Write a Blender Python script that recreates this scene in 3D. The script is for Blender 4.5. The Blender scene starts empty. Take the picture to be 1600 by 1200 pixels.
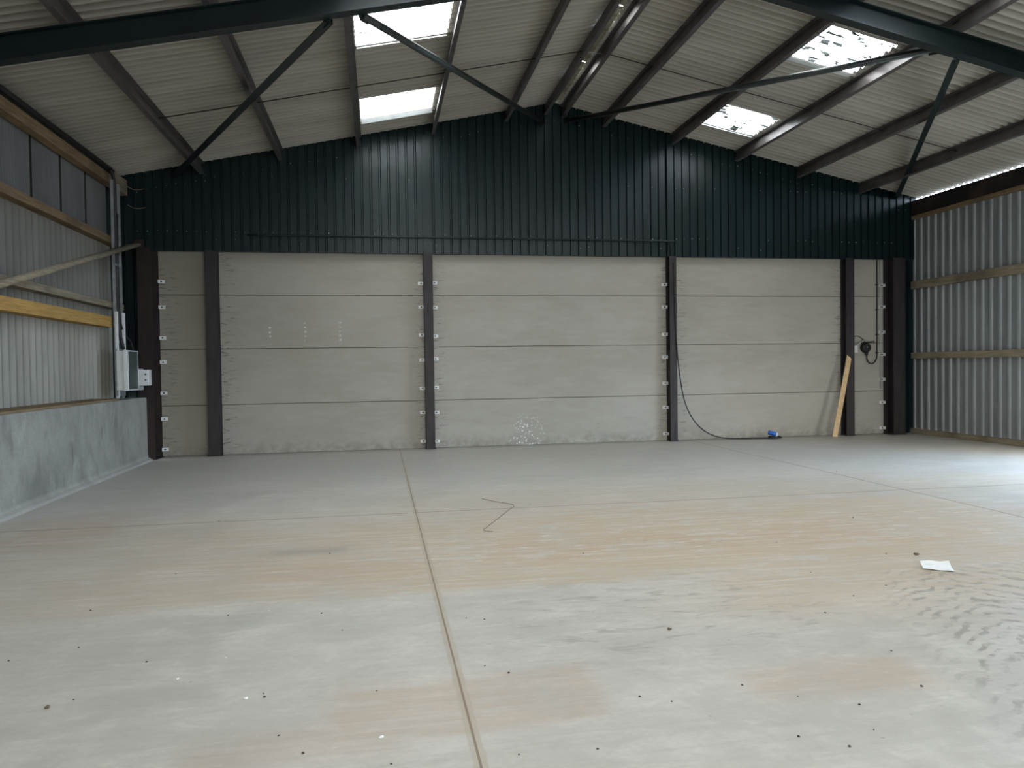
import bpy, bmesh, math, random
from mathutils import Vector, Matrix
random.seed(7)
sc = bpy.context.scene
COL = sc.collection
pi = math.pi

# ------------------------------------------------------------------ site dimensions (metres)
CAM_H = 1.6
RIDGE_X, RIDGE_Z, SLOPE = 3.56, 6.936, 0.209
X_L, X_R = -4.6, 11.75
Y_B, Y_F = 15.15, -9.5            # gable panels face, open front
NORM = math.sqrt(1 + SLOPE * SLOPE)
def roof_z(x): return RIDGE_Z - SLOPE * abs(x - RIDGE_X)

# ------------------------------------------------------------------ node helpers
class NT:
    def __init__(s, name):
        s.m = bpy.data.materials.new(name); s.m.use_nodes = True
        s.t = s.m.node_tree; s.n = s.t.nodes; s.n.clear()
        s.out = s.n.new('ShaderNodeOutputMaterial')
    def link(s, a, b): s.t.links.new(a, b)
    def put(s, sock, v):
        if isinstance(v, (int, float)): sock.default_value = v
        elif isinstance(v, (tuple, list)):
            sock.default_value = tuple(v) + ((1,) if len(v) == 3 and sock.type == 'RGBA' else ())
        else: s.link(v, sock)
    def pos(s):
        g = s.n.new('ShaderNodeNewGeometry'); return g.outputs['Position']
    def xyz(s, v):
        x = s.n.new('ShaderNodeSeparateXYZ'); s.link(v, x.inputs[0]); return x.outputs
    def mapping(s, v, scale=(1,1,1), loc=(0,0,0), rot=(0,0,0)):
        x = s.n.new('ShaderNodeMapping'); s.link(v, x.inputs['Vector'])
        x.inputs['Scale'].default_value = scale; x.inputs['Location'].default_value = loc; x.inputs['Rotation'].default_value = rot
        return x.outputs[0]
    def noise(s, v, scale=5, detail=4, rough=.55, dist=0):
        x = s.n.new('ShaderNodeTexNoise'); s.link(v, x.inputs['Vector'])
        x.inputs['Scale'].default_value = scale; x.inputs['Detail'].default_value = detail
        x.inputs['Roughness'].default_value = rough; x.inputs['Distortion'].default_value = dist
        return x.outputs['Fac']
    def voronoi(s, v, scale=5, rnd=1):
        x = s.n.new('ShaderNodeTexVoronoi'); s.link(v, x.inputs['Vector'])
        x.inputs['Scale'].default_value = scale; x.inputs['Randomness'].default_value = rnd
        return x.outputs['Distance']
    def math(s, op, a, b=0.0, clamp=False):
        x = s.n.new('ShaderNodeMath'); x.operation = op; x.use_clamp = clamp
        s.put(x.inputs[0], a); s.put(x.inputs[1], b); return x.outputs[0]
    def step(s, v, a, b, c=0.0, d=1.0):
        x = s.n.new('ShaderNodeMapRange'); x.interpolation_type = 'SMOOTHSTEP'; x.clamp = True
        s.put(x.inputs['Value'], v); s.put(x.inputs['From Min'], a); s.put(x.inputs['From Max'], b)
        s.put(x.inputs['To Min'], c); s.put(x.inputs['To Max'], d); return x.outputs['Result']
    def mix(s, f, a, b, kind='MIX'):
        x = s.n.new('ShaderNodeMix'); x.data_type = 'RGBA'; x.blend_type = kind
        s.put(x.inputs[0], f); s.put(x.inputs[6], a); s.put(x.inputs[7], b); return x.outputs[2]
    def mul(s, *a):
        r = a[0]
        for b in a[1:]: r = s.math('MULTIPLY', r, b)
        return r
    def box(s, x, y, x0, x1, y0, y1, e=.1):
        return s.mul(s.step(x, x0 - e, x0 + e), s.step(x, x1 + e, x1 - e), s.step(y, y0 - e, y0 + e), s.step(y, y1 + e, y1 - e))
    def bsdf(s, col, rough=.8, metal=0, bump=None, bstr=.3, bdist=.01, spec=.5):
        p = s.n.new('ShaderNodeBsdfPrincipled')
        s.put(p.inputs['Base Color'], col); s.put(p.inputs['Roughness'], rough); s.put(p.inputs['Metallic'], metal)
        s.put(p.inputs['Specular IOR Level'], spec)
        if bump is not None:
            b = s.n.new('ShaderNodeBump'); b.inputs['Strength'].default_value = bstr; b.inputs['Distance'].default_value = bdist
            s.link(bump, b.inputs['Height']); s.link(b.outputs[0], p.inputs['Normal'])
        s.link(p.outputs[0], s.out.inputs['Surface']); return s.m

def M_plain(name, c1, c2, scale=6, rough=.6, metal=0, spec=.5, bstr=.1, stretch=(1,1,1)):
    t = NT(name); p = t.mapping(t.pos(), stretch)
    n = t.noise(p, scale, 5, .6); n2 = t.noise(p, scale * 9, 3, .6)
    f = t.step(t.math('ADD', t.mul(n, .75), t.mul(n2, .25)), .33, .67)
    return t.bsdf(t.mix(f, c1, c2), rough, metal, n2, bstr, .004, spec)

def M_timber(name, c1, c2, c3, axis):
    t = NT(name); sc_ = [22, 22, 22]; sc_[axis] = 1.1
    p = t.mapping(t.pos(), tuple(sc_))
    g = t.noise(p, 1.6, 6, .65, .8)
    big = t.noise(t.pos(), 1.1, 3, .5)
    c = t.mix(t.step(g, .35, .65), c1, c2)
    c = t.mix(t.step(big, .48, .72, 0, .75), c, c3)
    return t.bsdf(c, .8, 0, g, .3, .004, .25)

MAT = {}
# --- floor slab
def floor_mat():
    t = NT('floor_concrete'); P = t.pos(); x0, y0, z0 = t.xyz(P)
    # low-frequency wobble so painted-on dirt has uneven outlines
    wob = t.math('SUBTRACT', t.noise(t.mapping(P, (.55, 1.6, 1)), 1.2, 5, .6), .5)
    wob2 = t.math('SUBTRACT', t.noise(t.mapping(P, (1.4, .5, 1), (7, 3, 1)), 1.0, 4, .6), .5)
    x = t.math('ADD', x0, t.mul(wob2, 1.3)); y = t.math('ADD', y0, t.mul(wob, 1.4))
    big = t.noise(P, .45, 5, .55); mid = t.noise(P, 2.1, 8, .68); fine = t.noise(P, 17, 7, .72)
    streak = t.noise(t.mapping(P, (.7, 9, 1), (0, 0, 0), (0, 0, -.08)), 1.5, 6, .66, .4)
    c = t.mix(t.step(big, .3, .7), FL['grey'], FL['pale'])
    c = t.mix(t.step(mid, .42, .7, 0, .55), c, FL['white'])
    c = t.mix(t.step(streak, .45, .72, 0, .35), c, FL['shade'])
    n3 = t.noise(t.mapping(P, (1.3, 3.6, 1), (3, 1, 0), (0, 0, .28)), 1.35, 9, .72, 1.1)
    c = t.mix(t.step(n3, .50, .70, 0, .5), c, FL['shade'])
    c = t.mix(t.step(n3, .48, .32, 0, .5), c, FL['white'])
    # brown dust swept across the slab, broken into streaks
    sw = t.step(streak, .28, .58, .15, 1)
    yb = t.math('ADD', y0, t.mul(wob, .5))
    band = t.mul(t.box(x, y, -3.0, 6.4, 4.9, 8.3, .7), t.step(yb, 5.25, 5.5), t.step(x0, -3.5, 2.0, .55, 1))
    band = t.math('MAXIMUM', band, t.mul(t.box(x, y, 2.2, 7.6, 4.4, 7.2, .6), .85))
    band = t.math('MAXIMUM', band, t.mul(t.mul(t.box(x, y, -4.4, .5, 5.0, 8.6, .5), t.step(yb, 5.25, 5.45)), .45))
    band = t.math('MAXIMUM', band, t.mul(t.box(x, y, -.2, 8.8, 8.0, 9.6, .6), .55))
    c = t.mix(t.mul(band, sw, t.step(mid, .30, .50, .35, 1), .82), c, FL['tan'])
    c = t.mix(t.mul(t.box(x, y0, -.85, -.15, 6.75, 6.95, .12), .55), c, FL['tyre'])
    red = t.mul(t.box(x, y, .9, 4.6, 6.1, 6.9, .35), t.step(mid, .38, .6, .1, 1))
    red = t.math('MAXIMUM', red, t.mul(t.box(x, y, -1.3, .4, 5.8, 6.4, .25), .6))
    xs = t.math('ADD', x0, t.mul(wob2, .35)); ys = t.math('ADD', y0, t.mul(wob, .45))
    red = t.math('MAXIMUM', red, t.mul(t.box(xs, ys, -.25, 1.05, 3.3, 3.9, .06), .72))
    red = t.math('MAXIMUM', red, t.mul(t.box(xs, ys, -.8, .1, 3.15, 3.5, .12), .6))
    red = t.math('MAXIMUM', red, t.mul(t.box(xs, ys, 1.8, 2.75, 3.25, 3.65, .1), .75))
    red = t.math('MAXIMUM', red, t.mul(t.box(xs, ys, -4.0, -2.6, 7.4, 9.2, .3), .6))
    c = t.mix(t.mul(red, t.step(streak, .28, .58, .2, 1), t.step(mid, .30, .52, .45, 1), .66), c, FL['rust'])
    # greyer tone towards the back wall, darkest along its foot
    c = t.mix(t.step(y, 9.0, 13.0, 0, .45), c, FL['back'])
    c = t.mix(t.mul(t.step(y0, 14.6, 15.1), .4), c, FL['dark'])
    # tyre marks: chevron lugs in two tracks on the right
    u = t.math('SUBTRACT', x0, t.mul(y0, .42))
    trk = t.mul(t.step(u, 1.25, 1.75), t.step(u, 3.2, 2.7), t.step(y0, 2.2, 2.6), t.step(y0, 5.4, 4.9))
    lug = t.math('SINE', t.math('ADD', t.mul(t.math('ADD', y0, t.mul(t.math('ABSOLUTE', t.math('SUBTRACT', u, 2.05)), .7)), 44), t.mul(t.math('SUBTRACT', t.noise(P, 3.5, 3, .6), .5), 15)))
    lug = t.mul(t.step(lug, -.1, .8), t.step(t.noise(P, 6.5, 5, .65), .40, .62))
    c = t.mix(t.mul(trk, lug, .85), c, FL['tyre'])
    trk2 = t.mul(t.box(x, y0, .7, 2.9, 3.9, 5.3, .4), t.step(t.noise(t.mapping(P, (2.2, 7, 1), (0, 0, 0), (0, 0, .5)), 1.6, 4, .6, .8), .52, .68))
    c = t.mix(t.mul(trk2, .6), c, FL['tyre'])
    trk3 = t.mul(t.box(x0, y0, -.3, 6.5, 6.0, 7.4, .4), t.step(t.noise(t.mapping(P, (2.5, 8, 1), (0, 0, 0), (0, 0, -.45)), 1.7, 4, .6, .5), .56, .7))
    c = t.mix(t.mul(trk3, .6), c, FL['white'])
    c = t.mix(t.step(fine, .42, .72, 0, .38), c, FL['shade'])
    c = t.mix(t.step(fine, .45, .25, 0, .35), c, FL['white'])
    spot = t.mul(t.step(t.voronoi(P, 5.5), .055, .03), t.step(t.noise(P, 1.9, 2, .5), .5, .56))
    c = t.mix(t.mul(spot, .55), c, FL['tyre'])
    # saw-cut joints with repaired, dust-filled margins
    jw = t.math('ADD', x0, t.mul(t.math('SUBTRACT', t.noise(P, 7, 4, .6), .5), .03))
    d1 = t.math('ABSOLUTE', t.math('SUBTRACT', jw, .375))
    d1e = t.math('ABSOLUTE', t.math('SUBTRACT', x0, .375))
    marg = t.mul(t.step(d1, .036, .024), t.step(y0, 15, 6, .45, .75), t.step(t.noise(P, 5, 4, .6), .25, .6, .45, 1))
    c = t.mix(marg, c, FL['joint'])
    c = t.mix(t.mul(t.step(d1e, .007, .004), .85), c, FL['line'])
    d2 = t.math('ABSOLUTE', t.math('SUBTRACT', y0, 8.42))
    d3 = t.math('ABSOLUTE', t.math('SUBTRACT', x0, 6.42))
    d23 = t.math('MINIMUM', d2, t.mul(d3, 1.0))
    c = t.mix(t.mul(t.step(d23, .020, .006), .75), c, FL['line'])
    rough = t.step(t.math('ADD', mid, t.mul(band, .3)), .3, .9, .42, .7)
    return t.bsdf(c, rough, 0, t.math('ADD', t.mul(fine, .3), t.mul(streak, .4)), .12, .006, .4)
FL = dict(grey=(.43,.415,.37), pale=(.52,.495,.44), white=(.62,.595,.535), shade=(.39,.37,.32), tan=(.45,.35,.225), rust=(.44,.315,.21),
          back=(.36,.35,.31), dark=(.20,.19,.16), tyre=(.25,.235,.20), joint=(.40,.345,.26), line=(.20,.14,.085))
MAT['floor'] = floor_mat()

# --- precast gable panels
def panel_mat():
    t = NT('panel_concrete'); P = t.pos(); x, y, z = t.xyz(P)
    big = t.noise(t.mapping(P, (.6, 1, 1.2)), .9, 5, .55); mid = t.noise(t.mapping(P, (1.2, 1, 5)), 2.0, 6, .65); fine = t.noise(P, 40, 4, .6)
    c = t.mix(t.step(big, .3, .7), (.335,.312,.262), (.385,.362,.312))
    c = t.mix(t.step(mid, .4, .75, 0, .45), c, (.405,.395,.36))
    c = t.mix(t.step(mid, .45, .25, 0, .3), c, (.295,.28,.245))
    # warmer, darker tone in the far left bay, fading out to the right
    c = t.mix(t.step(x, -2.9, -3.2, 0, .6), c, (.25,.22,.165))
    c = t.mix(t.step(x, .9, -3.0, 0, .3), c, (.27,.25,.21))
    # tide of dirt at the foot, dark wisps beside the columns
    c = t.mix(t.mul(t.step(z, .32, 0), t.step(t.noise(P, 6, 5, .65), .35, .65), .6), c, (.19,.18,.15))
    near = None
    for xc in (-4.0, -2.93, 1.0, 6.1, 10.1):
        d = t.step(t.math('ABSOLUTE', t.math('SUBTRACT', x, xc)), .42, .12)
        near = d if near is None else t.math('MAXIMUM', near, d)
    w = t.step(t.noise(t.mapping(P, (3.0, 1, 16)), 1.9, 5, .65, .4), .55, .64)
    c = t.mix(t.mul(near, w, .75), c, (.12,.11,.10))
    # scattered black pits and white paint spatter low in the middle bay
    v = t.voronoi(P, 11)
    pits = t.mul(t.step(v, .12, .07), t.step(t.noise(P, 3.2, 2, .5), .56, .62), t.step(z, 1.1, .3))
    c = t.mix(t.mul(pits, .75), c, (.10,.10,.09))
    dx = t.mul(t.math('SUBTRACT', x, 2.95), 2.0); dz = t.mul(t.math('SUBTRACT', z, .16), 1.7)
    r = t.math('SQRT', t.math('ADD', t.mul(dx, dx), t.mul(dz, dz)))
    sp = t.mul(t.step(t.voronoi(P, 20), .40, .26), t.step(r, 1.0, .2), t.step(t.noise(P, 12, 2, .5), .36, .50))
    c = t.mix(sp, c, (.75,.76,.74))
    # rows of small chalky dots high in the left bay
    qx = t.math('ABSOLUTE', t.math('SUBTRACT', t.math('FLOORED_MODULO', t.math('ADD', x, 2.38), .66), .33))
    qz = t.math('ABSOLUTE', t.math('SUBTRACT', t.math('FLOORED_MODULO', t.math('ADD', z, t.mul(t.math('SUBTRACT', t.noise(P, 5, 2, .5), .5), .06)), .085), .042))
    dots = t.mul(t.step(qx, .028, .014), t.step(qz, .022, .010), t.box(x, z, -2.3, -.5, 2.10, 2.52, .02), t.step(t.noise(P, 9, 2, .5), .40, .5))
    c = t.mix(t.mul(dots, .85), c, (.66,.66,.62))
    c = t.mix(t.mul(t.step(z, 3.62, 3.84), .45), c, (.25,.23,.19))  # soft shadow below the cladding edge painted onto the panels
    return t.bsdf(c, .86, 0, t.math('ADD', t.mul(fine, .3), mid), .14, .006, .25)
MAT['panel'] = panel_mat()
def dwarf_mat():
    t = NT('cast_concrete'); P = t.pos(); x, y, z = t.xyz(P)
    big = t.noise(P, .9, 6, .6); mid = t.noise(t.mapping(P, (1, 1.5, .6)), 2.4, 6, .65, .6); fine = t.noise(P, 35, 4, .6)
    c = t.mix(t.step(big, .3, .7), (.20,.193,.170), (.325,.312,.275))
    c = t.mix(t.step(mid, .5, .7, 0, .6), c, (.38,.365,.325))
    c = t.mix(t.step(mid, .47, .3, 0, .6), c, (.16,.155,.135))
    c = t.mix(t.step(fine, .45, .75, 0, .4), c, (.17,.165,.145))
    low = t.mul(t.step(z, .75, .1), t.step(t.noise(t.mapping(P, (1, 1.5, .9)), 1.3, 6, .65), .5, .68))
    c = t.mix(t.mul(low, .5), c, (.15,.145,.115))
    run = t.mul(t.step(t.noise(t.mapping(P, (1, 7, .35)), 1.2, 4, .6), .6, .72), t.box(y, z, 10.2, 11.6, .1, .6, .1))
    c = t.mix(t.mul(run, .8), c, (.09,.085,.07))
    c = t.mix(t.step(z, .12, .02, 0, .5), c, (.42,.40,.36))
    return t.bsdf(c, .85, 0, t.math('ADD', t.mul(fine, .4), mid), .2, .008, .25)
MAT['dwarf'] = dwarf_mat()
def fibre_mat():
    t = NT('fibre_cement_wall'); P = t.pos(); x, y, z = t.xyz(P)
    n = t.noise(t.mapping(P, (1, .9, .25)), 1.6, 5, .6)
    c = t.mix(t.step(n, .3, .7), (.23,.22,.185), (.34,.325,.28))
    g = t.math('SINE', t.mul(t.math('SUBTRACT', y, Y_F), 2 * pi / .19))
    c = t.mix(t.mul(t.step(g, .2, -.8), .85), c, (.10,.094,.078))          # shading of the valleys painted into the colour
    c = t.mix(t.step(z, 2.35, 2.75, 0, .55), c, (.105,.104,.092))  # upper part darkened in the colour, imitating the weaker floor bounce up there
    return t.bsdf(c, .85, 0, t.noise(P, 30, 4, .6), .1, .004, .25)
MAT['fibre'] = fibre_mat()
MAT['upper_sheet'] = M_plain('weathered_upper_sheet', (.115,.12,.115), (.17,.173,.163), 1.2, .7, 0, .3, .05, (1, 1, .25))
def roof_mat():
    t = NT('fibre_cement_roof'); P = t.pos(); x, y, z = t.xyz(P)
    n = t.noise(t.mapping(P, (.35, 2.2, .35)), 1.4, 6, .65); b = t.noise(P, .5, 4, .5)
    c = t.mix(t.step(n, .3, .7), (.30,.275,.225), (.42,.395,.34))
    c = t.mix(t.step(b, .4, .7, 0, .4), c, (.36,.34,.305))
    gr = t.math('SINE', t.mul(y, 2 * pi / .150))  # corrugation shading painted in: grooves darker, crests lighter
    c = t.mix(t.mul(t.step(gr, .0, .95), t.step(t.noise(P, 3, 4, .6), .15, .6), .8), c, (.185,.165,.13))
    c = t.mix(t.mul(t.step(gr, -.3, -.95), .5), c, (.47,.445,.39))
    sheet = t.noise(t.mapping(P, (.0, .98, .0)), 1.02, 0, .5)
    c = t.mix(t.step(sheet, .35, .65, 0, .25), c, (.27,.255,.215))
    return t.bsdf(c, .9, 0, t.noise(P, 30, 3, .6), .08, .004, .2)
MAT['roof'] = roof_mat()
def green_mat():
    t = NT('green_cladding_paint'); P = t.pos()
    n = t.noise(t.mapping(P, (3, 1, .5)), 1.5, 5, .6); d = t.noise(P, 18, 3, .6)
    c = t.mix(t.step(n, .3, .7), (.0026,.0100,.0114), (.0045,.0155,.0172))
    c = t.mix(t.mul(t.step(t.noise(P, 4.2, 5, .65), .66, .8), .25), c, (.05,.06,.06))
    return t.bsdf(c, t.step(d, .3, .7, .30, .40), 0, None, spec=.42)
MAT['green'] = green_mat()
MAT['green_steel'] = M_plain('green_steel_paint', (.003,.009,.010), (.0055,.0135,.015), 4, .45, 0, .4, .05)
MAT['tube'] = M_plain('brace_tube_paint', (.020,.030,.030), (.045,.052,.048), 5, .33, .25, .5, .05)
MAT['purlin'] = M_plain('purlin_brown_steel', (.082,.074,.072), (.135,.122,.118), 3.5, .36, .35, .5, .06)
MAT['column'] = M_plain('column_bare_steel', (.022,.018,.019), (.042,.034,.033), 4, .55, .2, .4, .1, (3, 1, .5))
MAT['rusty'] = M_plain('rusted_steel', (.020,.014,.014), (.038,.024,.021), 5, .7, .1, .3, .15, (2, 1, .6))
MAT['galv'] = M_plain('galvanised_steel', (.66,.67,.66), (.80,.81,.80), 20, .5, .1, .5, .05)
MAT['galv_dull'] = M_plain('dull_galvanised_steel', (.28,.30,.31), (.40,.42,.43), 9, .45, .5, .5, .05)
MAT['bolt'] = M_plain('dark_bolt', (.02,.02,.02), (.05,.045,.04), 30, .6, .4)
MAT['box_sheet'] = M_plain('grey_liner_sheet', (.17,.185,.185), (.23,.245,.245), 1.6, .5, 0, .4, .04, (1, 1, .3))
MAT['box_rib'] = M_plain('pale_rib', (.27,.29,.29), (.34,.36,.36), 2, .6, 0, .3, .04, (1, 1, .3))
MAT['timber'] = M_timber('sawn_softwood_rail', (.17,.115,.062), (.27,.185,.10), (.12,.085,.05), 1)
MAT['orange'] = M_timber('treated_orange_timber', (.36,.205,.058), (.50,.30,.095), (.30,.185,.07), 1)
MAT['weathered'] = M_timber('weathered_timber', (.20,.17,.115), (.31,.255,.175), (.13,.105,.07), 1)
MAT['dark_timber'] = M_timber('dark_eave_timber', (.009,.008,.008), (.018,.014,.013), (.05,.032,.022), 1)
MAT['plank'] = M_timber('new_plank', (.52,.36,.20), (.66,.49,.29), (.45,.30,.17), 2)
MAT['black'] = M_plain('black_rubber', (.007,.007,.008), (.014,.014,.015), 20, .5)
MAT['white_plastic'] = M_plain('white_plastic', (.62,.63,.62), (.70,.71,.70), 6, .4)
MAT['grey_plastic'] = M_plain('grey_plastic', (.40,.41,.40), (.46,.47,.46), 6, .45)
MAT['door_green'] = M_plain('tinted_cover', (.030,.050,.045), (.045,.068,.060), 6, .35)
MAT['blue'] = M_plain('blue_plug', (.02,.11,.46), (.03,.15,.56), 10, .4)
MAT['paper'] = M_plain('crumpled_paper', (.74,.77,.78), (.86,.88,.88), 14, .7)
MAT['dirt'] = M_plain('dirt_crumb', (.035,.030,.025), (.08,.068,.05), 40, .9)
MAT['pebble'] = M_plain('brown_pebble', (.10,.08,.055), (.17,.14,.10), 40, .9)
MAT['chip'] = M_plain('white_chip', (.78,.78,.76), (.85,.85,.83), 30, .7)
MAT['string'] = M_plain('brown_string', (.20,.145,.105), (.26,.19,.14), 30, .8)
MAT['moss'] = M_plain('mossy_ridge', (.12,.115,.075), (.24,.225,.165), 7, .95, 0, .2, .3)
MAT['ground'] = M_plain('yard_concrete', (.20,.215,.24), (.27,.285,.31), 1.2, .9)
def pane_mat(name, dirt):
    t = NT(name); P = t.pos(); x, y, z = t.xyz(P)
    cell = t.noise(t.mapping(P, (3.6, 13, 3.6)), 1.0, 3, .6)
    d = t.step(cell, .70 - dirt, .73 - dirt)
    tr = t.n.new('ShaderNodeBsdfTransparent'); tl = t.n.new('ShaderNodeBsdfTranslucent'); df = t.n.new('ShaderNodeBsdfDiffuse')
    tr.inputs[0].default_value = (.95, .98, 1, 1); tl.inputs[0].default_value = (.85, .9, .92, 1); df.inputs[0].default_value = (.10, .11, .10, 1)
    m1 = t.n.new('ShaderNodeMixShader'); m1.inputs[0].default_value = .3
    t.link(tr.outputs[0], m1.inputs[1]); t.link(tl.outputs[0], m1.inputs[2])
    m2 = t.n.new('ShaderNodeMixShader'); t.link(d, m2.inputs[0])
    t.link(m1.outputs[0], m2.inputs[1]); t.link(df.outputs[0], m2.inputs[2])
    t.link(m2.outputs[0], t.out.inputs['Surface']); return t.m
MAT['pane_clean'] = pane_mat('rooflight_pane', .045); MAT['pane_dirty'] = pane_mat('mossy_rooflight_pane', .15)

# ------------------------------------------------------------------ mesh helpers
class MB:
    def __init__(s): s.bm = bmesh.new(); s.mi = 0
    def face(s, pts):
        f = s.bm.faces.new([s.bm.verts.new(p) for p in pts]); f.material_index = s.mi; return f
    def box(s, x0, x1, y0, y1, z0, z1, mat=None, bevel=0):
        b = bmesh.new(); bmesh.ops.create_cube(b, size=1)
        for v in b.verts: v.co = Vector((x0 + (v.co.x + .5) * (x1 - x0), y0 + (v.co.y + .5) * (y1 - y0), z0 + (v.co.z + .5) * (z1 - z0)))
        if bevel: bmesh.ops.bevel(b, geom=b.edges[:], offset=bevel, segments=2, affect='EDGES', profile=.5)
        if mat is not None: b.transform(mat)
        s.add(b); return s
    def add(s, b, smooth=False):
        vm = {v: s.bm.verts.new(v.co) for v in b.verts}
        for f in b.faces:
            g = s.bm.faces.new([vm[v] for v in f.verts]); g.material_index = s.mi; g.smooth = smooth or f.smooth
        b.free()
    def prism(s, prof, p0, p1, up=(0, 0, 1), caps=True):
        """closed 2-D profile (u sideways, v up) swept straight from p0 to p1"""
        p0, p1 = Vector(p0), Vector(p1); d = (p1 - p0).normalized(); side = d.cross(Vector(up)).normalized(); u2 = side.cross(d).normalized()
        a = [s.bm.verts.new(p0 + side * u + u2 * v) for u, v in prof]; b = [s.bm.verts.new(p1 + side * u + u2 * v) for u, v in prof]
        n = len(prof)
        for i in range(n):
            j = (i + 1) % n; f = s.bm.faces.new([a[i], a[j], b[j], b[i]]); f.material_index = s.mi
        if caps:
            for vs in (a[::-1], b): f = s.bm.faces.new(vs); f.material_index = s.mi
        return s
    def tube(s, pts, r, seg=10, caps=True):
        pts = [Vector(p) for p in pts]; rings = []; ref = None
        for i, p in enumerate(pts):
            d = (pts[min(i + 1, len(pts) - 1)] - pts[max(i - 1, 0)]).normalized()
            if ref is None: ref = d.orthogonal().normalized()
            ref = (ref - d * ref.dot(d)).normalized(); bi = d.cross(ref)
            rr = r[i] if isinstance(r, (list, tuple)) else r
            rings.append([s.bm.verts.new(p + (ref * math.cos(2 * pi * k / seg) + bi * math.sin(2 * pi * k / seg)) * rr) for k in range(seg)])
        for a, b in zip(rings, rings[1:]):
            for k in range(seg):
                f = s.bm.faces.new([a[k], a[(k + 1) % seg], b[(k + 1) % seg], b[k]]); f.smooth = True; f.material_index = s.mi
        if caps:
            for vs in (rings[0][::-1], rings[-1]): f = s.bm.faces.new(vs); f.material_index = s.mi
        return s
    def strip(s, top, bot):
        a = [s.bm.verts.new(p) for p in bot]; b = [s.bm.verts.new(p) for p in top]
        for i in range(len(a) - 1):
            f = s.bm.faces.new([a[i], a[i + 1], b[i + 1], b[i]]); f.material_index = s.mi
        return s
    def build(s, name, mats, parent=None, smooth=False):
        bmesh.ops.recalc_face_normals(s.bm, faces=s.bm.faces[:])
        me = bpy.data.meshes.new(name); s.bm.to_mesh(me); s.bm.free()
        if not isinstance(mats, (list, tuple)): mats = [mats]
        for m in mats: me.materials.append(MAT[m])
        if smooth:
            for p in me.polygons: p.use_smooth = True
        o = bpy.data.objects.new(name, me); COL.objects.link(o)
        if parent is not None:
            o.parent = parent; o.matrix_parent_inverse = Matrix.Translation(parent.location).inverted() if parent.rotation_euler[:] == (0, 0, 0) else parent.matrix_world.inverted()
        return o
def recenter(o, p):
    """move a mesh's origin to p without moving its surface"""
    p = Vector(p); o.data.transform(Matrix.Translation(-p)); o.location = p; return o
def tag(o, label, cat, group=None, kind=None):
    o['label'] = label; o['category'] = cat
    if group: o['group'] = group
    if kind: o['kind'] = kind
    return o
def struct(o, label, cat): return tag(o, label, cat, None, 'structure')
def empty(name, loc, label, cat, group=None, kind='thing'):
    o = bpy.data.objects.new(name, None); COL.objects.link(o); o.location = loc; o.empty_display_size = .1
    return tag(o, label, cat, group, kind)
def copy_tree(o, parent=None):
    c = o.copy(); COL.objects.link(c)
    if parent is not None: c.parent = parent
    for ch in list(o.children): copy_tree(ch, c)
    return c
def smooth_path(pts, n=8):
    P = [Vector(p) for p in pts]; P = [P[0] * 2 - P[1]] + P + [P[-1] * 2 - P[-2]]; out = []
    for i in range(1, len(P) - 2):
        for k in range(n):
            t = k / n; a, b, c, d = P[i - 1:i + 3]
            out.append(.5 * ((2 * b) + (c - a) * t + (2 * a - 5 * b + 4 * c - d) * t * t + (3 * b - a - 3 * c + d) * t ** 3))
    return out + [P[-2]]
def i_profile(w, h, tf, tw):
    a, b, c = w / 2, h / 2, tw / 2
    return [(-a, -b), (a, -b), (a, -b + tf), (c, -b + tf), (c, b - tf), (a, b - tf), (a, b), (-a, b), (-a, b - tf), (-c, b - tf), (-c, -b + tf), (-a, -b + tf)]

# ------------------------------------------------------------------ floor and yard
m = MB()
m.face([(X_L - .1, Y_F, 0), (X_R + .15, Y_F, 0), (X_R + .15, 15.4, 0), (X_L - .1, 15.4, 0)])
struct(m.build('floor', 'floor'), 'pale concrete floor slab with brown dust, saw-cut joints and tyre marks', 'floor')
m = MB(); m.face([(-45, -50, -.06), (55, -50, -.06), (55, 45, -.06), (-45, 45, -.06)])
struct(m.build('ground', 'ground'), 'grey yard ground outside the open sides of the shed', 'ground')

# ------------------------------------------------------------------ roof sheeting with rooflight openings
SKY = [(-.24, 1.05, 13.06, 14.16), (-.24, 1.03, 9.86, 10.93), (6.28, 7.41, 13.02, 14.08), (6.28, 7.38, 9.82, 10.88)]
NEAR_SKY = [(-.24, 1.05, y, y + 1.9) for y in (6.2, 3.4, .2, -3.0)] + [(6.28, 7.4, y, y + 1.9) for y in (6.2, 3.4, .2, -3.0)]
PITCH, AMP = .150, .034
def roof_pt(x, y, lift=0):
    s_ = 1 if x < RIDGE_X else -1
    h = lift + AMP * math.sin(2 * pi * y / PITCH)
    return Vector((x - s_ * SLOPE / NORM * h, y, roof_z(x) + h / NORM))
def roof_strip(mb, xa, xb, y0, y1, holes, seg=8, lift=0):
    n = int(round((y1 - y0) / PITCH * seg)); ys = [y0 + (y1 - y0) * i / n for i in range(n + 1)]
    prev = None
    for i, y in enumerate(ys):
        cur = None
        skip = i and any(h[2] < (y + ys[i - 1]) / 2 < h[3] for h in holes)
        a, b = mb.bm.verts.new(roof_pt(xa, y, lift)), mb.bm.verts.new(roof_pt(xb, y, lift))
        if prev and not skip:
            f = mb.bm.faces.new([prev[0], prev[1], b, a]); f.material_index = mb.mi; f.smooth = True
        prev = (a, b)
m = MB()
for xs in ([X_L - .3, -.24, 1.04, RIDGE_X - .11], [RIDGE_X + .11, 6.28, 7.40, X_R + .07]):
    for xa, xb in zip(xs, xs[1:]):
        holes = [h for h in SKY + NEAR_SKY if abs((h[0] + h[1]) / 2 - (xa + xb) / 2) < .1]
        roof_strip(m, xa, xb, Y_F, 15.36, holes)
ceil = struct(m.build('ceiling', 'roof'), 'beige corrugated fibre cement roof seen from below', 'roof')
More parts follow.
